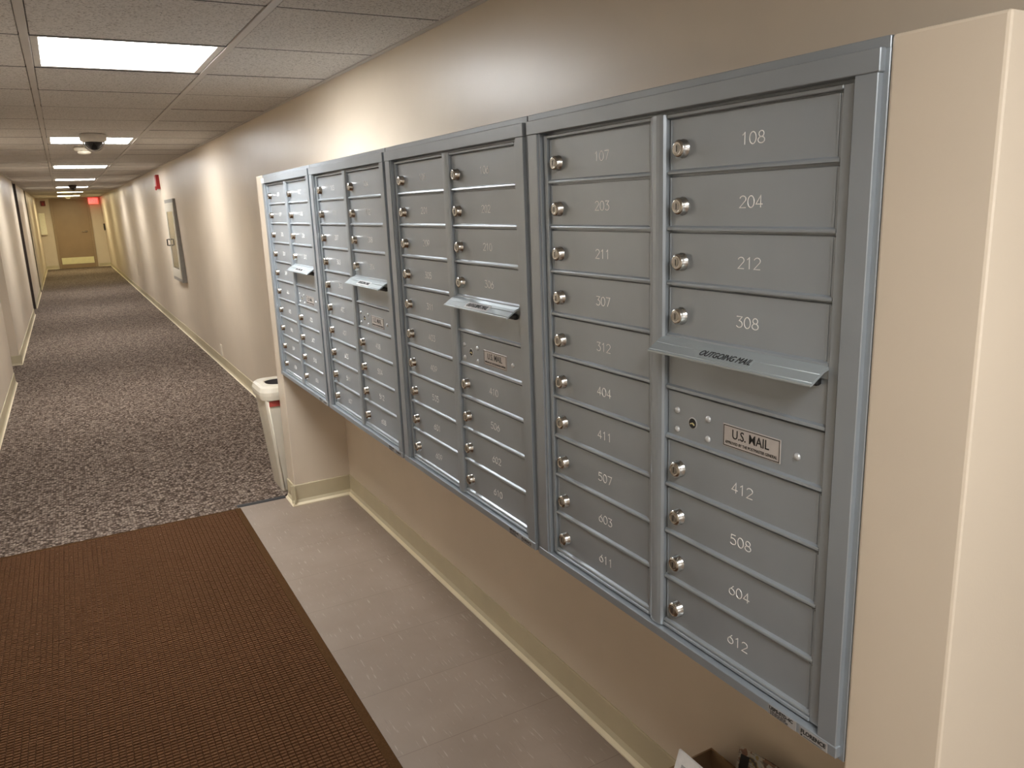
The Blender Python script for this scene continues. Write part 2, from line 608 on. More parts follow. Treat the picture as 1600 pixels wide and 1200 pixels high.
ceiling_light(ROW0 + FILLROW * ROW, LAMP_FILL, 'unseen ceiling panel added behind the camera to light the near end', 'ceiling light panels of the corridor')

# ------------------------------------------------------------------ mailbox units
W, H = 0.80, ZU1 - ZU0
DTOP, PITCH_D = 0.884, 0.0854
C2 = (0.064, 0.384)
C1 = (0.424, 0.736)
DIG = {}
def arc(cx, cy_, rx, ry, a0, a1, n=14):
    return [(cx + rx * math.cos(math.radians(a0 + (a1 - a0) * i / n)), cy_ + ry * math.sin(math.radians(a0 + (a1 - a0) * i / n))) for i in range(n + 1)]
DIG['0'] = [arc(.25, .5, .25, .5, 90, 450, 22)]
DIG['1'] = [[(.10, .80), (.27, 1), (.27, 0)]]
DIG['2'] = [arc(.25, .74, .24, .26, 165, -35, 12) + [(0, 0), (.5, 0)]]
DIG['3'] = [[(.03, 1), (.47, 1), (.22, .62)] + arc(.23, .31, .26, .31, 85, -150, 12)]
DIG['4'] = [[(.36, 0), (.36, 1), (0, .28), (.52, .28)]]
DIG['5'] = [[(.46, 1), (.09, 1), (.05, .56)] + arc(.22, .32, .27, .32, 118, -145, 14)]
DIG['6'] = [[(.40, .98)] + arc(.25, .32, .245, .32, 165, 525, 20)]
DIG['7'] = [[(0, 1), (.5, 1), (.17, 0)]]
DIG['8'] = [arc(.25, .76, .19, .24, 90, 450, 16), arc(.25, .26, .25, .26, 90, 450, 18)]
DIG['9'] = [[(.10, .02)] + arc(.25, .68, .245, .32, -15, 345, 20)]
def stroke(bm, pts, wd, x, dx):
    """a ribbon with a little thickness along a polyline given as (y, z)"""
    n = len(pts)
    P = [Vector(p) for p in pts]
    rings = []
    for i in range(n):
        a = (P[i] - P[i - 1]).normalized() if i else None
        b = (P[i + 1] - P[i]).normalized() if i < n - 1 else None
        d = a or b
        if a and b:
            d = (a + b)
            d = d.normalized() if d.length > 1e-6 else a
        nn = Vector((-d.y, d.x))
        k = 1.0
        if a and b:
            k = 1 / max(0.5, nn.dot(Vector((-a.y, a.x))))
        e = nn * wd / 2 * k
        rings.append([bm.verts.new((xx, p.x, p.y)) for xx, p in ((x, P[i] + e), (x - dx, P[i] + e * .6), (x - dx, P[i] - e * .6), (x, P[i] - e))])
    for A, B in zip(rings[:-1], rings[1:]):
        for k in range(4):
            bm.faces.new((A[k], A[(k + 1) % 4], B[(k + 1) % 4], B[k]))
    bm.faces.new(rings[0])
    bm.faces.new(rings[-1])
XD = 0.010                 # front face of the little doors (x grows into the wall)
def number_mesh(s, yc, zc_):
    bm = bmesh.new()
    h, adv = 0.0160, 0.0153
    for i, ch in enumerate(s):
        for pl in DIG[ch]:
            off = (i - 1) * adv - 0.0059
            stroke(bm, [(yc - (off + u * 0.0236), zc_ + (v - .5) * h) for u, v in pl], 0.0016, XD + 0.0002, 0.0006)
    return bm
def door_mesh(y0, y1, z0, z1):
    bm = bmesh.new()
    box(bm, XD, XD + 0.006, y0 + 0.002, y1 - 0.002, z0 + 0.004, z1 - 0.0022, bev=0.0007)
    # rolled bottom edge, sloping top so that it catches the light
    prism(bm, [(XD + 0.004, z0 + 0.0105), (XD - 0.001, z0 + 0.0085), (XD - 0.0045, z0 + 0.0065), (XD - 0.0052, z0 + 0.0045), (XD - 0.0052, z0 + 0.0022), (XD + 0.004, z0 + 0.0018)], 'y', y0 + 0.001, y1 - 0.001)
    # hinge-side fold
    box(bm, XD - 0.0035, XD + 0.004, y0 + 0.001, y0 + 0.0045, z0 + 0.004, z1 - 0.003, bev=0.0006)
    box(bm, XD - 0.0012, XD + 0.004, y0 + 0.0075, y0 + 0.0105, z0 + 0.008, z1 - 0.003, bev=0.0004)
    # lock-side lip
    box(bm, XD - 0.0012, XD + 0.004, y1 - 0.0055, y1 - 0.003, z0 + 0.008, z1 - 0.003, bev=0.0004)
    return bm
def lock_mesh():
    bm = bmesh.new()
    lathe(bm, [(0.0142, 0.001), (0.0142, -0.0012), (0.0132, -0.0018), (0.0132, -0.0112), (0.0122, -0.0124), (0.0102, -0.0136), (0.0088, -0.0140), (0.0080, -0.0134)], 'x', 30, mi=0)
    lathe(bm, [(0.0080, -0.0128), (0.0080, -0.0131), (0.0070, -0.0131)], 'x', 26, mi=2, smooth=False)
    lathe(bm, [(0.0068, -0.0125), (0.0068, -0.0136), (0.0062, -0.0139)], 'x', 26, mi=1, smooth=False)
    box(bm, -0.0142, -0.0136, -0.0009, 0.0009, -0.0046, 0.0046, mi=2)
    return bm
TR_F, TR_B = -0.008, 0.016
def trim_mesh():
    bm = bmesh.new()
    g = 0.0018
    b = 0.0010
    # outer flange, a step lower than the inner face
    box(bm, 0.001, TR_B, g, 0.012, 0.0, H, bev=b)
    box(bm, 0.001, TR_B, W - 0.012, W - g, 0.0, H, bev=b)
    box(bm, 0.0005, TR_B, g, W - g, H - 0.014, H, bev=b)
    box(bm, 0.0035, TR_B, g, W - g, 0.0, 0.007, bev=b)
    # inner face: stiles between the head and the sill
    box(bm, TR_F + 0.001, TR_B, 0.010, 0.041, 0.0215, H - 0.038, bev=b)
    box(bm, TR_F + 0.001, TR_B, 0.756, W - 0.010, 0.0215, H - 0.038, bev=b)
    box(bm, TR_F + 0.0045, TR_B, 0.750, 0.757, 0.0215, H - 0.038, bev=b)
    box(bm, TR_F, TR_B, 0.008, W - 0.008, H - 0.038, H - 0.012, bev=b)
    box(bm, TR_F, TR_B, 0.008, W - 0.008, 0.005, 0.0222, bev=b)
    return bm
def frame_mesh():
    bm = bmesh.new()
    f0, f1 = 0.0035, 0.018
    b = 0.0012
    zt_, zb_ = DTOP, DTOP - 10 * PITCH_D
    for a0, a1 in ((C2[0] - 0.016, C2[0]), (C1[1], C1[1] + 0.011), (C1[0] - 0.006, C1[0])):
        box(bm, f0, f1, a0, a1, zb_ - 0.005, zt_ + 0.006, bev=b)
    # rounded centre post
    pr = [(f1, C2[1]), (f0, C2[1] + 0.0005), (f0 - 0.004, C2[1] + 0.003), (f0 - 0.006, C2[1] + 0.010), (f0 - 0.0065, C2[1] + 0.017),
          (f0 - 0.006, C2[1] + 0.025), (f0 - 0.003, C2[1] + 0.0315), (f0 + 0.003, C2[1] + 0.033), (f1, C2[1] + 0.033)]
    prism(bm, pr, 'z', zb_ - 0.006, zt_ + 0.006)
    for c in (C1, C2):
        box(bm, f0, f1, c[0], c[1], zt_, zt_ + 0.006, bev=b)
        box(bm, f0 - 0.001, f1, c[0], c[1], zb_ - 0.0055, zb_ + 0.001, bev=b)
    return bm
def body_mesh():
    bm = bmesh.new()
    box(bm, 0.016, 0.283, 0.003, W - 0.003, 0.0015, H - 0.0015, bev=0.001)
    return bm
def place_front(yc, zc_, x):
    """text plane facing the corridor: reading direction runs towards -y"""
    return lambda u, v, d: (x - d, yc - u, zc_ + v)
def copy_part(src, parent):
    c = src.copy()
    link(c)
    c.parent = parent
    return c

NUM = [  # columns as they read: far column, near column (None: outgoing slot and lock panel)
    (['101', '109', '205', '301', '309', '401', '405', '501', '509', '605'],
     ['102', '110', '206', '302', None, None, '406', '502', '510', '606']),
    (['103', '111', '207', '303', '310', '402', '407', '503', '511', '607'],
     ['104', '112', '208', '304', None, None, '408', '504', '512', '608']),
    (['105', '201', '209', '305', '311', '403', '409', '505', '601', '609'],
     ['106', '202', '210', '306', None, None, '410', '506', '602', '610']),
    (['107', '203', '211', '307', '312', '404', '411', '507', '603', '611'],
     ['108', '204', '212', '308', None, None, '412', '508', '604', '612'])]
ULAB = ['farthest grey metal mailbox unit, against the thin stub wall, doors 101 to 606',
        'second grey metal mailbox unit from the far end of the row, doors 103 to 608',
        'third grey metal mailbox unit, left of the nearest one, doors 105 to 610',
        'nearest grey metal mailbox unit, beside the wide beige pier, doors 107 to 612']
proto = None
def row_z(r):
    return DTOP - r * PITCH_D - PITCH_D, DTOP - r * PITCH_D
for u in range(4):
    yb = 0.6048 + (3 - u) * W
    t = thing('mailbox_unit', ULAB[u], 'mailbox', (0, yb, ZU0), 'mailbox units of the wall row')
    if proto is None:
        P = {}
        P['body'] = obj('cabinet_body', body_mesh(), M['alu'], t)
        P['trim'] = obj('trim_frame', trim_mesh(), M['alutrim'], t)
        P['frame'] = obj('door_frame', frame_mesh(), M['alu'], t)
        P['trim']['label'] = 'stepped grey outer trim'
        proto = t
        P['doors'] = []
        first_lock = None
        for ci, c in enumerate((C1, C2)):
            for r in range(10):
                if NUM[u][ci][r] is None:
                    continue
                z0, z1 = row_z(r)
                d = obj('mailbox_door', door_mesh(0, c[1] - c[0], 0, PITCH_D), M['alu'], t, (0, c[0], z0)) if not P['doors'] or P['doors'][-1][1] != ci else copy_part(P['doors'][-1][0], t)
                d.location = (0, c[0], z0)
                P['doors'].append((d, ci, r))
                if first_lock is None:
                    first_lock = obj('lock', lock_mesh(), [M['nickel'], M['nickeldark'], M['black']], d)
                    first_lock['label'] = 'round nickel cam lock'
                    lk = first_lock
                else:
                    lk = copy_part(first_lock, d)
                lk.location = (XD, c[1] - c[0] - 0.032, PITCH_D / 2 - 0.004)
        doors = P['doors']
        # outgoing mail slot: panel with a sloping hood
        z0, z1 = row_z(4)
        bm = bmesh.new()
        box(bm, XD, XD + 0.006, C2[0] + 0.002, C2[1] - 0.002, z0 + 0.004, z1 - 0.0015, bev=0.0007)
        prism(bm, [(XD + 0.004, z0 + 0.0105), (XD - 0.001, z0 + 0.0085), (XD - 0.0045, z0 + 0.0065), (XD - 0.0052, z0 + 0.0022), (XD + 0.004, z0 + 0.0018)], 'y', C2[0] + 0.001, C2[1] - 0.001)
        box(bm, XD - 0.0015, XD + 0.004, C2[0] + 0.002, C2[0] + 0.004, z0 + 0.008, z1 - 0.02, bev=0.0004)
        P['slot'] = obj('outgoing_mail_panel', bm, M['alu'], t)
        bm = bmesh.new()
        ya, yb_ = C2[0] - 0.001, C2[1] + 0.004
        zt_ = z1 + 0.004
        prism(bm, [(XD + 0.002, zt_), (XD - 0.006, zt_ - 0.0005), (XD - 0.0155, zt_ - 0.0045), (XD - 0.0375, zt_ - 0.0190), (XD - 0.0395, zt_ - 0.0200), (XD - 0.0395, zt_ - 0.0225),
                   (XD - 0.0365, zt_ - 0.0222), (XD - 0.0150, zt_ - 0.0080), (XD - 0.006, zt_ - 0.0050), (XD - 0.003, zt_ - 0.018), (XD + 0.002, zt_ - 0.018)], 'y', ya, yb_)
        for t0 in (0.30, 0.93):
            px_, pz_ = XD - 0.0155 - 0.022 * t0, zt_ - 0.0045 - 0.0145 * t0
            tube(bm, [(px_ - 0.0001, ya + 0.001, pz_), (px_ - 0.0001, yb_ - 0.001, pz_)], 0.0008, 6)
        P['flap'] = obj('mail_flap', bm, M['flap'], P['slot'])
        P['flap']['label'] = 'sloping bare aluminium hood over the outgoing slot'
        bm = bmesh.new()
        box(bm, XD - 0.0125, XD - 0.0005, C2[0] + 0.012, C2[1] - 0.01, z1 - 0.0245, z1 - 0.0125, bev=0.003)
        P['opening'] = obj('slot_opening', bm, M['black'], P['slot'])
        P['opening']['label'] = 'black slot under the hood'
        # lock panel for the carrier
        z0, z1 = row_z(5)
        bm = bmesh.new()
        box(bm, XD, XD + 0.006, C2[0] + 0.002, C2[1] - 0.002, z0 + 0.004, z1 - 0.0022, bev=0.0007)
        prism(bm, [(XD + 0.004, z0 + 0.0105), (XD - 0.001, z0 + 0.0085), (XD - 0.0045, z0 + 0.0065), (XD - 0.0052, z0 + 0.0022), (XD + 0.004, z0 + 0.0018)], 'y', C2[0] + 0.001, C2[1] - 0.001)
        box(bm, XD - 0.003, XD + 0.004, C2[0] + 0.001, C2[0] + 0.0045, z0 + 0.004, z1 - 0.003, bev=0.0006)
        P['arrow'] = obj('carrier_lock_panel', bm, M['alu'], t)
        bm = bmesh.new()
        lathe(bm, [(0.0098, 0.0), (0.0098, -0.0006), (0.0084, -0.0010)], 'x', 22, mi=0, smooth=False)
        lathe(bm, [(0.0082, -0.0006), (0.0082, -0.0012)], 'x', 20, mi=1, smooth=False)
        prism(bm, [(-0.0055, -0.0015), (-0.001, 0.0015), (0.0055, -0.0005), (0.005, -0.0025), (0.0005, -0.0008), (-0.004, -0.0035)], 'x', -0.0018, -0.0012, mi=2)
        P['keyhole'] = obj('keyhole', bm, [M['rivet'], M['black'], M['brass']], P['arrow'], (XD, 0.322, 0.410))
        P['keyhole']['label'] = 'dark keyhole with a brass tongue'
        P['screws'] = []
        for (sy_, sz_) in ((0.359, 0.4245), (0.359, 0.392), (0.287, 0.4245), (0.287, 0.392), (0.1115, 0.410)):
            if not P['screws']:
                bm = bmesh.new()
                lathe(bm, [(0.0054, 0.0005), (0.0053, -0.0010), (0.0044, -0.0024), (0.0027, -0.0033), (0.0007, -0.0037)], 'x', 16)
                s_ = obj('rivet', bm, M['rivet'], P['arrow'])
            else:
                s_ = copy_part(P['screws'][0], P['arrow'])
            s_.location = (XD, sy_, sz_)
            P['screws'].append(s_)
        bm = bmesh.new()
        ly0, ly1, lz0, lz1 = 0.141, 0.254, 0.391, 0.4265
        box(bm, XD - 0.0009, XD + 0.0003, ly0, ly1, lz0, lz1, mi=0, bev=0.0004)
        lw = 0.0011
        e = 0.0014
        for (a0, a1, b0, b1) in ((ly0 + e, ly1 - e, lz0 + e, lz0 + e + lw), (ly0 + e, ly1 - e, lz1 - e - lw, lz1 - e),
                                 (ly0 + e, ly0 + e + lw, lz0 + e, lz1 - e), (ly1 - e - lw, ly1 - e, lz0 + e, lz1 - e)):
            box(bm, XD - 0.0012, XD - 0.0008, a0, a1, b0, b1, mi=1)
        yc = (ly0 + ly1) / 2
        text_into(bm, 'U.S. MAIL', 0.0205, place_front(yc + 0.001, lz0 + 0.0215, XD - 0.0010), 1, bold=0.0001, sx=0.88)
        text_into(bm, 'APPROVED BY THE POSTMASTER GENERAL', 0.0066, place_front(yc, lz0 + 0.0075, XD - 0.0010), 1, sx=0.80)
        P['label'] = obj('label_plate', bm, [M['plate'], M['ink']], P['arrow'])
        P['label']['label'] = 'framed U.S. MAIL label'
    else:
        for k in ('body', 'trim', 'frame'):
            copy_part(P[k], t)
        doors = []
        for d0, ci, r in P['doors']:
            d = copy_part(d0, t)
            for ch in d0.children:
                if ch.name.startswith('lock'):
                    copy_part(ch, d)
            doors.append((d, ci, r))
        sl = copy_part(P['slot'], t)
        copy_part(P['flap'], sl)
        copy_part(P['opening'], sl)
        ar = copy_part(P['arrow'], t)
        for k in ('keyhole', 'label'):
            copy_part(P[k], ar)
        for s_ in P['screws']:
            copy_part(s_, ar)
    for d, ci, r in doors:
        s = NUM[u][ci][r]
        c = (C1, C2)[ci]
        yc = (c[1] - c[0]) / 2 - (0.015 if ci == 0 else 0.012)
        n_ = obj('engraved_number', number_mesh(s, yc, PITCH_D / 2), M['engrave'], d)
        n_['label'] = 'engraved number ' + s
    # lettering on the hood
    slot = [c for c in t.children if c.name.startswith('outgoing')][0]
    z1 = row_z(4)[1]
    zt_ = z1 + 0.004
    dirv = Vector((-0.022, 0, -0.0145)).normalized()
    nrm = Vector((-0.0145, 0, 0.022)).normalized()
    org = Vector((XD - 0.0265, 0.228 if u == 3 else 0.226, zt_ - 0.01175))
    def hood(u_, v_, w_, lift=0.0006):
        return tuple(org + Vector((0, -1, 0)) * u_ - dirv * v_ + nrm * (w_ + lift))
    bm = bmesh.new()
    hw, hh = (0.053, 0.0088) if u == 3 else (0.058, 0.0095)
    q = [bm.verts.new(hood(a, b, 0.0)) for a, b in ((-hw, -hh), (hw, -hh), (hw, hh), (-hw, hh))]
    q2 = [bm.verts.new(hood(a, b, -0.0009)) for a, b in ((-hw, -hh), (hw, -hh), (hw, hh), (-hw, hh))]
    bm.faces.new(q)
    bm.faces.new(q2)
    for k in range(4):
        bm.faces.new((q[k], q[(k + 1) % 4], q2[(k + 1) % 4], q2[k]))
    text_into(bm, 'OUTGOING MAIL', 0.0160, lambda a, b, c_: hood(a, b, c_, 0.0011), 1, shear=0.25, sx=0.82)
    lb = obj('hood_label', bm, [M['flap'] if u == 3 else M['sticker'], M['ink']], slot)
    lb['label'] = 'OUTGOING MAIL lettering' if u == 3 else 'white OUTGOING MAIL sticker'
    # maker's stickers on the sill
    bm = bmesh.new()
    a0, a1 = 0.076, 0.128
    box(bm, TR_F - 0.0006, TR_F + 0.0003, a0, a1, 0.0055, 0.0205, mi=0)
    text_into(bm, 'USPS-STD-4C', 0.0076, place_front((a0 + a1) / 2 + 0.002, 0.0166, TR_F - 0.0006), 1, bold=0.0003)
    rr = random.Random(3)
    for j in range(4):
        yy = a1 - 0.004
        while yy > a0 + 0.018:
            ww = rr.uniform(0.0015, 0.006)
            box(bm, TR_F - 0.0009, TR_F - 0.0005, yy - ww, yy, 0.0068 + j * 0.0017, 0.0076 + j * 0.0017, mi=1)
            yy -= ww + 0.0009
    st = obj('sill_sticker', bm, [M['clearsticker'], M['ink']], t)
    st['label'] = 'small printed sticker on the sill'
    bm = bmesh.new()
    box(bm, TR_F - 0.0006, TR_F + 0.0003, 0.022, 0.070, 0.0055, 0.0195, mi=0)
    text_into(bm, 'FLORENCE', 0.0088, place_front(0.046, 0.0135, TR_F - 0.0006), 1, bold=0.0003)
    box(bm, TR_F - 0.0009, TR_F - 0.0005, 0.0645, 0.067, 0.0065, 0.009, mi=1)
    box(bm, TR_F - 0.0009, TR_F - 0.0005, 0.030, 0.062, 0.0072, 0.0078, mi=1)
    st = obj('maker_sticker', bm, [M['clearsticker'], M['ink']], t)
    st['label'] = 'small printed maker sticker on the sill corner'
    if u == 0:
        bm = bmesh.new()
        box(bm, TR_F - 0.0007, TR_F + 0.0003, W - 0.062, W - 0.009, H - 0.0375, H - 0.0150, mi=0)
        box(bm, TR_F - 0.0010, TR_F - 0.0006, W - 0.052, W - 0.022, H - 0.0280, H - 0.0255, mi=1)
        st = obj('corner_sticker', bm, [M['sticker'], M['greyink']], t)
        st['label'] = 'small white sticker on the top far corner'

# ------------------------------------------------------------------ carpet and mat
ct = thing('corridor_carpet', 'mottled dark brown and taupe loop carpet running down the corridor', 'carpet', (-0.5, 3.95, 0))
bm = bmesh.new()
prism(bm, [(p[0] + 0.5, p[1] - 3.95) for p in [(XL + 0.001, 3.914), (-0.262, 3.914), (-0.262, 3.962), (0.02, 3.962), (0.275, 3.962), (XRB - 0.012, 6.4), (XRB - 0.004, DEND - 0.003), (XL + 0.001, DEND - 0.003),
      (XL + 0.001, 19.44), (-1.595, 19.44), (-1.595, 18.91), (XL + 0.001, 18.91), (XL + 0.001, 15.44), (-1.595, 15.44), (-1.595, 14.46), (XL + 0.001, 14.46),
      (XL + 0.001, 9.40), (-1.60, 9.40), (-1.60, 8.36), (XL + 0.001, 8.36)]], 'z', 0.0005, 0.006)
obj('carpet_pile', bm, M['carpet'], ct)
bm = bmesh.new()
prism(bm, [(-0.016, 0.0003), (-0.012, 0.003), (0.000, 0.0058), (0.010, 0.0062), (0.0115, 0.0005)], 'x', 0.225, 0.480)
e_ = obj('edge_strip', bm, M['edge'], ct)
e_['label'] = 'black edging strip'

MX0, MX1, MY0, MY1 = -1.365, -0.250, 0.25, 3.912
mt = thing('floor_mat', 'dark brown ribbed entrance mat lying beside the vinyl tile strip', 'mat', ((MX0 + MX1) / 2, (MY0 + MY1) / 2, 0))
mt.rotation_euler = (0, 0, 0.0)
ox, oy = (MX0 + MX1) / 2, (MY0 + MY1) / 2
bm = bmesh.new()
bw = 0.030
zt0, zt1 = 0.0035, 0.0075
xa, xb2, ya, yb2 = MX0 - ox, MX1 - ox, MY0 - oy, MY1 - oy
for (x0, x1, y0, y1) in ((xa, xa + bw, ya, yb2), (xb2 - bw, xb2, ya, yb2), (xa + bw, xb2 - bw, ya, ya + bw), (xa + bw, xb2 - bw, yb2 - bw, yb2)):
    box(bm, x0, x1, y0, y1, 0.0, 0.0068, bev=0.002)
obj('border', bm, M['matedge'], mt)
# ribs: rows of small raised cells
verts, faces = [], []
def quad_cell(x0, x1, y0, y1, zb, ztop, ix, iy):
    i = len(verts)
    verts.extend([(x0, y0, zb), (x1, y0, zb), (x1, y1, zb), (x0, y1, zb),
                  (x0 + ix, y0 + iy, ztop), (x1 - ix, y0 + iy, ztop), (x1 - ix, y1 - iy, ztop), (x0 + ix, y1 - iy, ztop)])
    faces.extend([(i + 4, i + 5, i + 6, i + 7), (i, i + 1, i + 5, i + 4), (i + 1, i + 2, i + 6, i + 5), (i + 2, i + 3, i + 7, i + 6), (i + 3, i, i + 4, i + 7)])
px, py = 0.0180, 0.0135
nx = int((MX1 - MX0 - 2 * bw) / px)
ny = int((MY1 - MY0 - 2 * bw) / py)
px = (MX1 - MX0 - 2 * bw) / nx
py = (MY1 - MY0 - 2 * bw) / ny
rr = random.Random(5)
for j in range(ny):
    for i in range(nx):
        x0 = xa + bw + i * px
        y0 = ya + bw + j * py
        jz = rr.uniform(-0.0006, 0.0006)
        quad_cell(x0 + 0.0002, x0 + px - 0.0002, y0 + 0.0046, y0 + py - 0.0006, 0.0012, 0.0084 + jz, 0.0012, 0.0006)
i = len(verts)
verts.extend([(xa + bw, ya + bw, 0.0014), (xb2 - bw, ya + bw, 0.0014), (xb2 - bw, yb2 - bw, 0.0014), (xa + bw, yb2 - bw, 0.0014)])
faces.append((i, i + 1, i + 2, i + 3))
i = len(verts)
verts.extend([(xa + bw, ya + bw, 0.0002), (xb2 - bw, ya + bw, 0.0002), (xb2 - bw, yb2 - bw, 0.0002), (xa + bw, yb2 - bw, 0.0002)])
faces.append((i, i + 3, i + 2, i + 1))
me = bpy.data.meshes.new('ribbed_field')
me.from_pydata(verts, [], faces)
me.materials.append(M['matpile'])
fo = link(bpy.data.objects.new('ribbed_field', me))
fo.parent = mt

# ------------------------------------------------------------------ bin behind the stub wall
def rrect(hx, hy, r, n=9):
    pts = []
    for cx, cy_, a0 in ((hx - r, hy - r, 0), (-hx + r, hy - r, 90), (-hx + r, -hy + r, 180), (hx - r, -hy + r, 270)):
        for k in range(n + 1):
            a = math.radians(a0 + 90 * k / n)
            pts.append((cx + r * math.cos(a), cy_ + r * math.sin(a)))
    return pts
def loft(bm, sections, mi=0, cap0=True, cap1=True, smooth=True):
    rings = [[bm.verts.new((x, y, z)) for x, y in pts] for pts, z in sections]
    n = len(rings[0])
    for A, B in zip(rings[:-1], rings[1:]):
        for k in range(n):
            f = bm.faces.new((A[k], A[(k + 1) % n], B[(k + 1) % n], B[k]))
            f.material_index = mi
            f.smooth = smooth
    if cap0:
        bm.faces.new(rings[0]).material_index = mi
    if cap1:
        bm.faces.new(rings[-1]).material_index = mi
    return rings
bn = thing('trash_can', 'cream plastic bin with lipped lid, half hidden behind the thin stub wall', 'trash can', (0.126, 4.115, 0.0066))
bm = bmesh.new()
loft(bm, [(rrect(.140, .098, .016), 0.0), (rrect(.142, .100, .016), 0.01), (rrect(.186, .128, .016), 0.500), (rrect(.187, .129, .016), 0.515)])
# corner ribs
for sx_, sy2 in ((-1, -1), (1, -1)):
    tube(bm, [(sx_ * 0.128, sy2 * 0.099, 0.01), (sx_ * 0.172, sy2 * 0.1275, 0.498)], 0.0035, 6)
obj('bin_body', bm, M['cream'], bn)
bm = bmesh.new()
loft(bm, [(rrect(.186, .131, .050), 0.500), (rrect(.200, .142, .060), 0.505), (rrect(.204, .145, .062), 0.528), (rrect(.204, .145, .062), 0.545),
          (rrect(.196, .138, .060), 0.566), (rrect(.186, .128, .058), 0.574), (rrect(.160, .090, .060), 0.5755), (rrect(.154, .084, .060), 0.5745), (rrect(.152, .082, .060), 0.5690)], cap0=False, cap1=False, smooth=False)
obj('bin_lid', bm, M['cream'], bn)
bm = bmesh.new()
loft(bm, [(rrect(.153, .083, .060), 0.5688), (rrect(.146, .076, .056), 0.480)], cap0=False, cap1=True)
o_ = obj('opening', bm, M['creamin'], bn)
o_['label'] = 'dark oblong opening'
bm = bmesh.new()
loft(bm, [(rrect(.122, .030, .028), 0.515), (rrect(.124, .034, .030), 0.522)])
o_ = obj('bin_liner', bm, M['liner'], bn, (0, -0.035, 0.020))
o_['label'] = 'grey liner showing in the opening'
bm = bmesh.new()
box(bm, -0.168, 0.168, -0.1300, -0.1255, 0.470, 0.499, bev=0.0008)
o_ = obj('red_band', bm, M['redband'], bn)
o_['label'] = 'red strip below the lid'
bm = bmesh.new()
box(bm, -0.178, -0.160, -0.052, -0.046, 0.5725, 0.5745)
o_ = obj('lid_mark', bm, M['ink'], bn)
o_['label'] = 'small black mark on the lid'

# ------------------------------------------------------------------ carton with papers under the mailboxes
bx = thing('cardboard_box', 'open brown cardboard carton on the floor under the nearest mailboxes', 'box', (0.133, 0.93, 0))
bm = bmesh.new()
hx, hy, hz, th = 0.130, 0.200, 0.246, 0.004
box(bm, -hx, hx, -hy, hy, 0.0005, 0.005)
box(bm, -hx, -hx + th, -hy, hy, 0.005, hz)
box(bm, hx - th, hx, -hy, hy, 0.005, hz)
box(bm, -hx + th, hx - th, hy - th, hy, 0.005, hz)
box(bm, -hx + th, hx - th, -hy, -hy + th, 0.005, hz)
obj('carton', bm, M['card'], bx)

def sheet_mesh(hw, h, th, bend, lean, nseg=10):
    """an upright leaf in the y-z plane, curled about a vertical axis and leaning back to +x"""
    bm = bmesh.new()
    cols = []
    for i in range(nseg + 1):
        s = -1 + 2 * i / nseg
        y = s * hw
        x = bend * (s * s)
        a = [bm.verts.new((x + lean * k * h, y, h * k)) for k in (0, 0.5, 1)]
        b = [bm.verts.new((x + th + lean * k * h, y, h * k)) for k in (0, 0.5, 1)]
        cols.append((a, b))
    for (a0, b0), (a1, b1) in zip(cols[:-1], cols[1:]):
        for k in range(2):
            bm.faces.new((a0[k], a1[k], a1[k + 1], a0[k + 1]))
            bm.faces.new((b0[k], b0[k + 1], b1[k + 1], b1[k]))
        bm.faces.new((a0[0], b0[0], b1[0], a1[0]))
        bm.faces.new((a0[2], a1[2], b1[2], b0[2]))
    for a, b in (cols[0], cols[-1]):
        for k in range(2):
            bm.faces.new((a[k], a[k + 1], b[k + 1], b[k]))
    return bm
t = thing('booklet', 'white booklet with grey print sticking up from the left side of the carton', 'booklet', (0.030, 0.985, 0.0065))
obj('pages', sheet_mesh(0.105, 0.315, 0.004, 0.0, 0.33), M['sheet'], t)
bm = bmesh.new()
vs = []
for yy, kk in ((-0.085, 0.80), (0.088, 0.80), (0.088, 0.93), (-0.085, 0.93)):
    vs.append((0.33 * kk * 0.315 - 0.0007, yy, 0.315 * kk))
A = [bm.verts.new(v) for v in vs]
B = [bm.verts.new((v[0] + 0.0012, v[1], v[2])) for v in vs]
bm.faces.new(A)
bm.faces.new(B)
for k in range(4):
    bm.faces.new((A[k], A[(k + 1) % 4], B[(k + 1) % 4], B[k]))
obj('printed_block', bm, M['greyink'], t)
t = thing('flyer', 'printed grey and tan flyer standing in the carton against the wall', 'flyer', (0.165, 0.897, 0.0065))
obj('pages', sheet_mesh(0.110, 0.340, 0.003, -0.018, 0.22), M['mag'], t)
bm = bmesh.new()
for kk0, kk1, y0, y1 in ((0.30, 0.965, 0.086, 0.104),):
    n = 6
    rows_ = []
    for i in range(n + 1):
        k = kk0 + (kk1 - kk0) * i / n
        rr_ = []
        for yy in (y0, (y0 + y1) / 2, y1):
            s = yy / 0.110
            rr_.append(((-0.018 * s * s) + 0.22 * k * 0.340 - 0.0012, yy, 0.340 * k))
        rows_.append(rr_)
    Vs = [[bm.verts.new(p) for p in r] for r in rows_]
    for i in range(n):
        for j in range(2):
            bm.faces.new((Vs[i][j], Vs[i][j + 1], Vs[i + 1][j + 1], Vs[i + 1][j]))
o_ = obj('dark_band', bm, M['ink'], t)
o_['label'] = 'dark printed band along the edge'
md = o_.modifiers.new('thickness', 'SOLIDIFY')
md.thickness = 0.0008

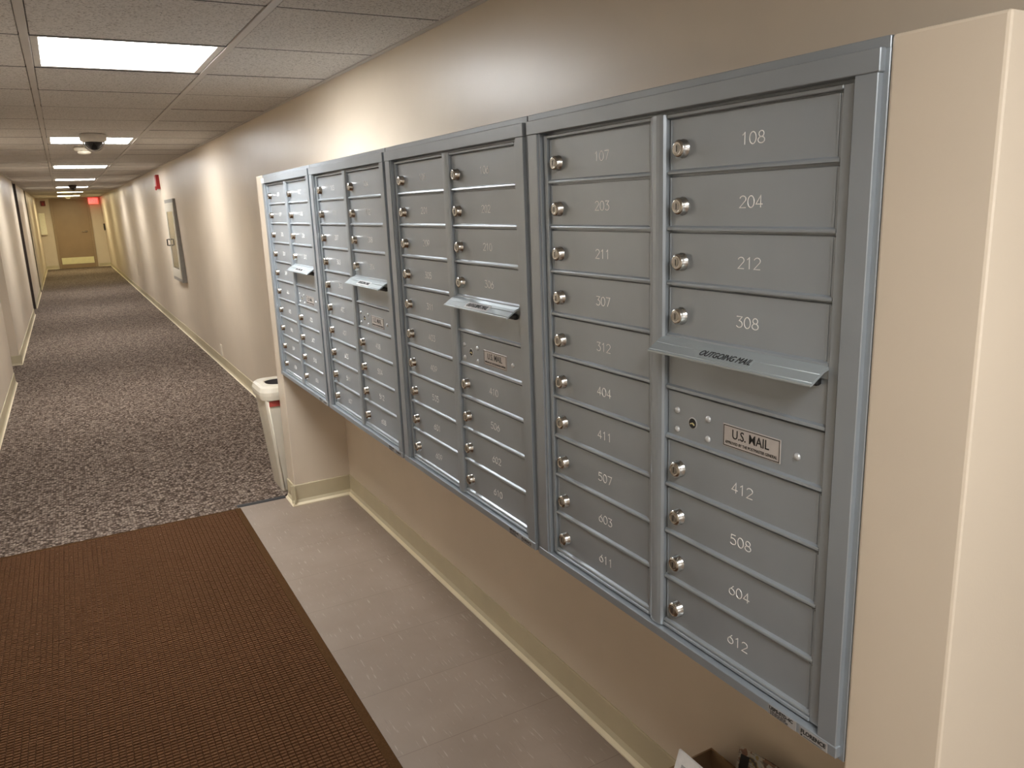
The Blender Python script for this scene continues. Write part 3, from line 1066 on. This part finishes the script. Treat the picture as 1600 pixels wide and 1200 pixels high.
# ------------------------------------------------------------------ ceiling devices
def dome_camera(y, x, label, body, r=0.085):
    t = thing('dome_camera', label, 'security camera', (x, y, zc(y)), 'dome cameras on the ceiling')
    bm = bmesh.new()
    k = r / 0.085
    lathe(bm, [(0.080 * k, 0.0), (0.085 * k, -0.004), (0.085 * k, -0.036 * k), (0.081 * k, -0.046 * k), (0.066 * k, -0.054 * k), (0.058 * k, -0.054 * k)], 'z', 32)
    obj('housing', bm, body, t)
    bm = bmesh.new()
    tube(bm, [(0.064 * k * math.cos(a), 0, (-0.052 - 0.064 * math.sin(a)) * k) for a in [math.pi * q_ / 18 for q_ in range(19)]], 0.0055 * k, 8)
    obj('dome_ring', bm, body, t)
    bm = bmesh.new()
    lathe(bm, [(0.057 * k * math.cos(a), (-0.050 - 0.057 * math.sin(a)) * k) for a in [math.pi / 2 * q_ / 8.3 for q_ in range(9)]], 'z', 28)
    obj('dome', bm, M['smoked'], t)
    return t
dome_camera(6.34, -0.558, 'white security camera with black dome under the second light panel', M['white'])
dome_camera(16.6, -0.560, 'small dark dome camera far down the ceiling, before the fifth light panel', M['darkframe'], 0.068)
def detector(y, x, label):
    t = thing('smoke_detector', label, 'smoke detector', (x, y, zc(y)))
    bm = bmesh.new()
    lathe(bm, [(0.070, 0.0), (0.074, -0.006), (0.072, -0.022), (0.060, -0.030)], 'z', 28)
    obj('detector_base', bm, M['cream'], t)
    bm = bmesh.new()
    lathe(bm, [(0.050, -0.028), (0.052, -0.040), (0.040, -0.052), (0.012, -0.056)], 'z', 28)
    obj('detector_cap', bm, M['cream'], t)
detector(7.55, -0.585, 'cream smoke detector on the ceiling just beyond the white dome camera')
detector(26.55, -0.555, 'cream smoke detector on the ceiling by the end door')

# ------------------------------------------------------------------ corridor right wall fittings
def xr(z):
    return XRB + (XRT - XRB) * z / 2.3
cb = thing('extinguisher_cabinet', 'cream framed glass fire cabinet projecting from the right corridor wall', 'fire cabinet', (0, 10.05, 0))
bm = bmesh.new()
cx0, cx1 = 0.280, 0.318
y0, y1, z0, z1 = -0.395, 0.42, 0.695, 1.63
prism(bm, [(cx0, z0), (xr(z0) + 0.002, z0), (xr(z1) + 0.002, z1), (cx0, z1)], 'y', y0, y0 + 0.014, 0)
prism(bm, [(cx0, z0), (xr(z0) + 0.002, z0), (xr(z1) + 0.002, z1), (cx0, z1)], 'y', y1 - 0.035, y1, 0)
box(bm, cx0, cx1, y0 + 0.035, y1 - 0.035, z0, z0 + 0.05, mi=0)
box(bm, cx0, cx1, y0 + 0.035, y1 - 0.035, z1 - 0.05, z1, mi=0)
obj('cabinet_frame', bm, M['cabgrey'], cb)
bm = bmesh.new()
a0, a1, b0, b1 = y0 + 0.012, y1 - 0.03, z0 + 0.04, z1 - 0.04
dx0, dx1 = cx0 - 0.006, cx0 + 0.008
for (p, q_, r_, s_) in ((a0, a0 + 0.10, b0, b1), (a1 - 0.10, a1, b0, b1), (a0 + 0.10, a1 - 0.10, b0, b0 + 0.10), (a0 + 0.10, a1 - 0.10, b1 - 0.10, b1)):
    box(bm, dx0, dx1, p, q_, r_, s_, bev=0.001)
dr = obj('glass_door', bm, M['cabframe'], cb)
bm = bmesh.new()
box(bm, cx0 - 0.001, cx0 + 0.003, a0 + 0.099, a1 - 0.099, b0 + 0.099, b1 - 0.099)
obj('pane', bm, M['glass'], dr)
bm = bmesh.new()
tube(bm, [(dx0 + 0.002, 0.30, 1.10), (dx0 - 0.03, 0.30, 1.10), (dx0 - 0.03, 0.30, 1.17), (dx0 + 0.002, 0.30, 1.17)], 0.008, 8)
o_ = obj('pull_handle', bm, M['black'], dr)
o_['label'] = 'black loop pull'
bm = bmesh.new()
box(bm, 0.309, 0.320, a0 + 0.05, a1 - 0.05, b0 + 0.02, b1 - 0.02)
o_ = obj('cabinet_back', bm, M['cabframe'], cb)
al = thing('fire_alarm', 'red fire alarm horn high on the right corridor wall', 'fire alarm', (0.295, 10.95, 1.86))
bm = bmesh.new()
box(bm, -0.035, 0.012, -0.075, 0.075, -0.085, 0.085, bev=0.006, seg=2)
obj('alarm_body', bm, M['red'], al)
bm = bmesh.new()
box(bm, -0.052, -0.033, -0.055, 0.0, -0.10, -0.055, bev=0.004)
o_ = obj('strobe_lens', bm, M['red'], al)

def plate(name, label, x, y, z, hy, hz):
    t = thing(name, label, 'wall plate', (x, y, z))
    bm = bmesh.new()
    box(bm, -0.006, 0.004, -hy, hy, -hz, hz, bev=0.002)
    obj('cover', bm, M['cream'], t)
    bm = bmesh.new()
    for s in (-1, 1):
        box(bm, -0.0075, -0.005, -hy * .45, hy * .45, s * hz * .45 - hz * .25, s * hz * .45 + hz * .25, bev=0.001)
    obj('sockets', bm, M['wall'], t)
plate('outlet', 'beige outlet plate low on the right wall past the trash can', xr(.16) - 0.001, 7.87, 0.170, 0.036, 0.057)
plate('outlet', 'pale tall plate low on the right wall far down the corridor', xr(.45) - 0.001, 16.9, 0.45, 0.045, 0.12)
cd = thing('card_reader', 'small dark wall device near the far right corner of the corridor', 'wall device', (xr(1.2), 27.15, 1.20))
bm = bmesh.new()
box(bm, -0.045, 0.004, -0.06, 0.06, -0.10, 0.10, bev=0.006)
obj('reader_body', bm, M['darkframe'], cd)
bm = bmesh.new()
box(bm, -0.048, -0.043, -0.03, 0.03, -0.05, 0.02, bev=0.002)
obj('reader_face', bm, M['black'], cd)

# ------------------------------------------------------------------ far end
d1 = link(bpy.data.objects.new('door_1', None))
struct(d1)
d1.location = (-0.535, DEND, 0)
bm = bmesh.new()
box(bm, -0.470, 0.470, -0.022, -0.002, 0.006, 2.02, bev=0.002)
sl = obj('door_slab', bm, M['door'], d1)
bm = bmesh.new()
for a, b in ((-0.525, -0.472), (0.472, 0.525)):
    box(bm, a, b, -0.030, 0.0, 0.0, 2.075, bev=0.003)
box(bm, -0.472, 0.472, -0.030, 0.0, 2.022, 2.075, bev=0.003)
obj('door_frame', bm, M['doorframe'], d1)
bm = bmesh.new()
box(bm, -0.435, 0.435, -0.0245, -0.0215, 0.13, 0.325, bev=0.0008)
o_ = obj('kick_plate', bm, M['brass'], d1)
o_['label'] = 'brass kick plate'
bm = bmesh.new()
lathe(bm, [(0.032, -0.021), (0.032, -0.030), (0.014, -0.033), (0.012, -0.062)], 'y', 20, (0.34, 0, 1.08))
tube(bm, [(0.34, -0.06, 1.08), (0.27, -0.065, 1.08), (0.22, -0.062, 1.078)], 0.012, 8)
o_ = obj('door_handle', bm, M['chrome'], d1)
o_['label'] = 'bright lever handle'

for n, (a, b, xb), m in ((2, ALC[1], M['darkframe']), (3, ALC[2], M['oliveframe'])):
    d = link(bpy.data.objects.new('door_%d' % n, None))
    struct(d)
    d.location = (xb, (a + b) / 2, 0)
    L = (b - a) / 2
    bm = bmesh.new()
    box(bm, 0.0, 0.03, -L + 0.05, L - 0.05, 0.006, 1.98)
    obj('door_slab', bm, M['door'], d)
    bm = bmesh.new()
    box(bm, 0.0, XL - xb + 0.004, L - 0.05, L - 0.001, 0, 2.06)
    box(bm, 0.0, XL - xb + 0.004, -L + 0.001, -L + 0.05, 0, 2.06)
    obj('door_frame', bm, m, d)

ex = thing('exit_sign', 'lit red EXIT sign high at the right of the end door', 'exit sign', (0.105, DEND - 0.16, 1.985))
bm = bmesh.new()
box(bm, -0.135, 0.135, -0.018, 0.018, -0.100, 0.090, mi=0, bev=0.003)
obj('sign_face', bm, M['exit'], ex)
bm = bmesh.new()
text_into(bm, 'EXIT', 0.155, lambda u, v, d: (u, -0.0185 - d, v - 0.005), 0, bold=0.004, depth=0.001, sx=0.82)
obj('sign_letters', bm, M['exitword'], ex)
bm = bmesh.new()
lathe(bm, [(0.045, 0.112), (0.045, 0.102), (0.018, 0.098), (0.012, 0.085)], 'z', 18)
obj('sign_mount', bm, M['white'], ex)
hs = thing('fire_alarm', 'dark red alarm strobe high at the left of the end door', 'fire alarm', (-1.225, DEND, 1.945))
bm = bmesh.new()
box(bm, -0.062, 0.062, -0.045, 0.002, -0.075, 0.075, bev=0.008, seg=2)
obj('alarm_body', bm, M['darkred'], hs)
bm = bmesh.new()
box(bm, -0.02, 0.02, -0.062, -0.043, -0.05, 0.02, bev=0.004)
obj('strobe_lens', bm, M['red'], hs)
nb = thing('wall_cabinet', 'pale cream notice cabinet in the far left corner of the corridor', 'cabinet', (-1.315, DEND, 1.35))
bm = bmesh.new()
box(bm, -0.083, 0.083, -0.10, 0.0, -0.315, 0.315, bev=0.004)
obj('cabinet_body', bm, M['paper'], nb)
bm = bmesh.new()
box(bm, -0.070, 0.070, -0.106, -0.099, -0.30, 0.30, bev=0.002)
obj('cabinet_door', bm, M['paper'], nb)
